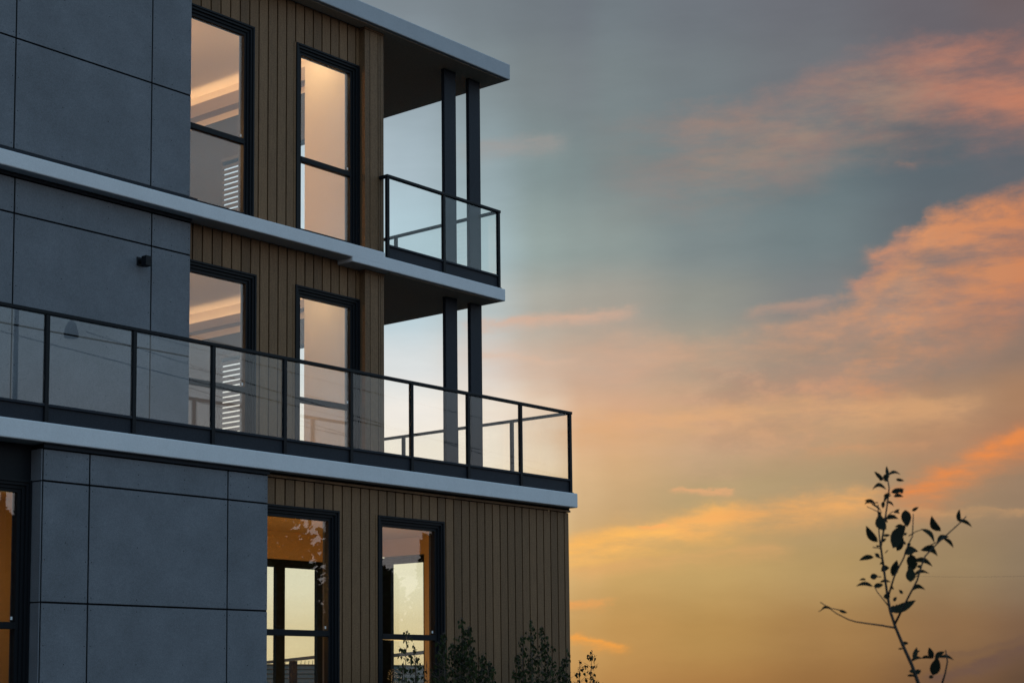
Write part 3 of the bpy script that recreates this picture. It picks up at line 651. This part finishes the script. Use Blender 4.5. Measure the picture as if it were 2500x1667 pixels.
for az, c in SKY_COLS:
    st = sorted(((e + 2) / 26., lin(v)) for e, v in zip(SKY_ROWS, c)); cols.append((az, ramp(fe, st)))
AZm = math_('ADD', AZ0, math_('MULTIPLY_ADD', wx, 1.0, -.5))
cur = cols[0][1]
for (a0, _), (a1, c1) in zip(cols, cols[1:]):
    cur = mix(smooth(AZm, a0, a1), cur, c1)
# streaks of lit cloud
def band(pts, w):
    tot = None
    for (x0, y0), (x1, y1) in zip(pts, pts[1:]):
        dx, dy = x1 - x0, y1 - y0; q = dx * dx + dy * dy
        px = math_('SUBTRACT', AZ, x0); py = math_('SUBTRACT', EL, y0)
        t = math_('DIVIDE', math_('ADD', math_('MULTIPLY', px, dx), math_('MULTIPLY', py, dy)), q, clamp=True)
        ex = math_('SUBTRACT', px, math_('MULTIPLY', t, dx)); ey = math_('SUBTRACT', py, math_('MULTIPLY', t, dy))
        up_ = math_('GREATER_THAN', ey, 0.)
        ey = math_('MULTIPLY', ey, math_('MULTIPLY_ADD', up_, .9, .75))      # crisp upper rim, soft underside
        d2 = math_('ADD', math_('MULTIPLY', math_('MULTIPLY', ex, ex), .35), math_('MULTIPLY', ey, ey))
        tot = d2 if tot is None else math_('MINIMUM', tot, d2)
    return math_('EXPONENT', math_('MULTIPLY', tot, -1 / (w * w)))
def curve(pts, v):
    lo = min(p[1] for p in pts); hi = max(p[1] for p in pts); a0, a1 = pts[0][0], pts[-1][0]
    n = N(nt, 'ShaderNodeValToRGB'); cr = n.color_ramp; cr.interpolation = 'LINEAR'
    while len(cr.elements) < len(pts): cr.elements.new(.5)
    for e, (p, q) in zip(cr.elements, pts): e.position = (p - a0) / (a1 - a0); u = (q - lo) / (hi - lo); e.color = (u, u, u, 1)
    L(math_('DIVIDE', math_('SUBTRACT', v, a0), a1 - a0, clamp=True), n.inputs[0])
    return math_('MULTIPLY_ADD', n.outputs[0], hi - lo, lo)
def ramp_az(stops, v):
    a0, a1 = stops[0][0], stops[-1][0]
    return ramp(math_('DIVIDE', math_('SUBTRACT', v, a0), a1 - a0, clamp=True), [((a - a0) / (a1 - a0), col) for a, col in stops])
puff = noise(1.3, 1.9, 9, 51., .62, -.3); streak = noise(.8, 3.6, 9, 63., .62, -.16)
for edge, soft, fade0, fade1, dens, tint, tex_ in SKY_BANKS:
    d = math_('SUBTRACT', curve(edge, AZ), EL)
    d = math_('ADD', d, math_('MULTIPLY_ADD', puff, 1.5, -.75))
    k = math_('DIVIDE', d, curve(soft, AZ0), clamp=True)
    k = smooth(k, 0., 1.)
    low = smooth(d, fade0, fade1, 1., 0.)
    k = math_('MULTIPLY', math_('MULTIPLY', k, low), curve(dens, AZ0))
    k = math_('MULTIPLY', k, smooth(streak, .3, .68, 1. - tex_, 1. + .3 * tex_), clamp=True)
    tone = ramp_az([(a, lin(v)) for a, v in tint], AZ0)
    deep = math_('MULTIPLY', math_('MULTIPLY', smooth(d, .5, 1.9), math_('MULTIPLY', smooth(AZ0, 62.5, 66.5, 1., .15), smooth(AZ0, 55., 58., .1, 1.))), smooth(puff, .35, .62, .25, .95), clamp=True)
    cur = mix(k, cur, mix(deep, tone, lin((172, 138, 118))))
fib = smooth(noise(1.2, 4.2, 9, 21., .66, -.14), .34, .62, .45, 1.15)
for pts, w, c, s in SKY_CLOUDS:
    k = math_('MULTIPLY', math_('MULTIPLY', band(pts, w), s), fib, clamp=True); cur = mix(k, cur, lin(c))
tex = math_('MULTIPLY_ADD', noise(.9, 3.5, 8, 40., .6, -.15), .20, .945)
vs = N(nt, 'ShaderNodeVectorMath', operation='SCALE'); L(cur, vs.inputs[0]); L(tex, vs.inputs['Scale']); front = vs.outputs[0]
# the rest of the dome: blue dusk overhead, a rosy belt low down opposite the sunset
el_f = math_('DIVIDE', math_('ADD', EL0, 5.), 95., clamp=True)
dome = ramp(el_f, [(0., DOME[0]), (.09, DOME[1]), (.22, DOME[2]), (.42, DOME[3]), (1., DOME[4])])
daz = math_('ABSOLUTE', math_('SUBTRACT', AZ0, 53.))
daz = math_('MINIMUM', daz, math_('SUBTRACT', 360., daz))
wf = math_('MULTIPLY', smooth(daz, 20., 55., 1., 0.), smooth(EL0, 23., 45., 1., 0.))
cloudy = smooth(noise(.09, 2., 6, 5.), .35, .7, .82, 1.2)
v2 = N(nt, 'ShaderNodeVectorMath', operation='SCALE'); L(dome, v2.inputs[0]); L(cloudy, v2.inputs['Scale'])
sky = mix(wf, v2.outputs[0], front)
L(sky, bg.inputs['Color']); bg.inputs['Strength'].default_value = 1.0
W.cycles.sampling_method = 'MANUAL'; W.cycles.sample_map_resolution = 1024

# ------------------------------------------------------------------ lights
def area(name, loc, rot, sx_, sy_, power, c):
    d = bpy.data.lights.new(name, 'AREA'); d.shape = 'RECTANGLE'; d.size = sx_; d.size_y = sy_; d.energy = power; d.color = c
    o = bpy.data.objects.new(name, d); COL.objects.link(o); o.location = loc; o.rotation_euler = rot; return o
def bulb(name, loc, power, c, r=.05):
    d = bpy.data.lights.new(name, 'POINT'); d.energy = power; d.color = c; d.shadow_soft_size = r
    o = bpy.data.objects.new(name, d); COL.objects.link(o); o.location = loc; return o
for (zc, zb), k in (((8.35, 8.17), 1.0), ((5.18, 5.06), .42)):
    area('cove_light', (15.42, 18.1, z(zb + .06)), (math.pi, 0, 0), .06, 3.5, 3 * k, (1, .60, .25))
for zc, k in ((8.54, 1.0), (5.37, .5)):
    bulb('unseen_room_lamp', (14.75, 15.86, z(zc - .20)), 12 * k, (1, .68, .32), .06)
    bulb('unseen_room_lamp', (11.9, 17.4, z(zc - 1.3)), 150 * k, (1, .55, .23), .15)  # hidden bulb added mid-room to light the ceiling evenly
for p, e in (((12.3, 15.6, z(1.2)), 42), ((15.95, 15.2, z(.2)), 50), ((10.6, 15.6, z(1.2)), 13)):
    bulb('unseen_room_lamp', p, e * .85, (1, .60, .21), .1)
sd = bpy.data.lights.new('sun', 'SUN'); sd.energy = .12; sd.angle = math.radians(.5); sd.color = (1, .62, .34)
so = bpy.data.objects.new('sun', sd); COL.objects.link(so)
az, el = math.radians(46), math.radians(1.2)
so.rotation_euler = Vector((math.sin(az) * math.cos(el), math.cos(az) * math.cos(el), math.sin(el))).to_track_quat('Z', 'Y').to_euler()

# ------------------------------------------------------------------ camera
cd = bpy.data.cameras.new('camera'); co = bpy.data.objects.new('camera', cd); COL.objects.link(co)
R = Vector((CAM[0][0], CAM[1][0], CAM[2][0])); D = Vector((CAM[0][1], CAM[1][1], CAM[2][1])); F = Vector((CAM[0][2], CAM[1][2], CAM[2][2]))
mw = Matrix((R, -D, -F)).transposed().to_4x4(); mw.translation = (0, 0, H); co.matrix_world = mw
cd.sensor_width = 36; cd.lens = 4172.08 / 2500 * 36; cd.shift_y = 409.42 / 2500
cd.clip_start = .1; cd.clip_end = 3000
cd.dof.use_dof = True; cd.dof.focus_distance = 20; cd.dof.aperture_fstop = 8
S.camera = co
S.view_settings.view_transform = 'Standard'; S.view_settings.look = 'None'; S.view_settings.exposure = 0; S.view_settings.gamma = 1
S.render.film_transparent = False
S.cycles.use_denoising = True
S.cycles.max_bounces = 10; S.cycles.transparent_max_bounces = 24; S.cycles.caustics_reflective = False; S.cycles.caustics_refractive = False
S.cycles.sample_clamp_indirect = 4
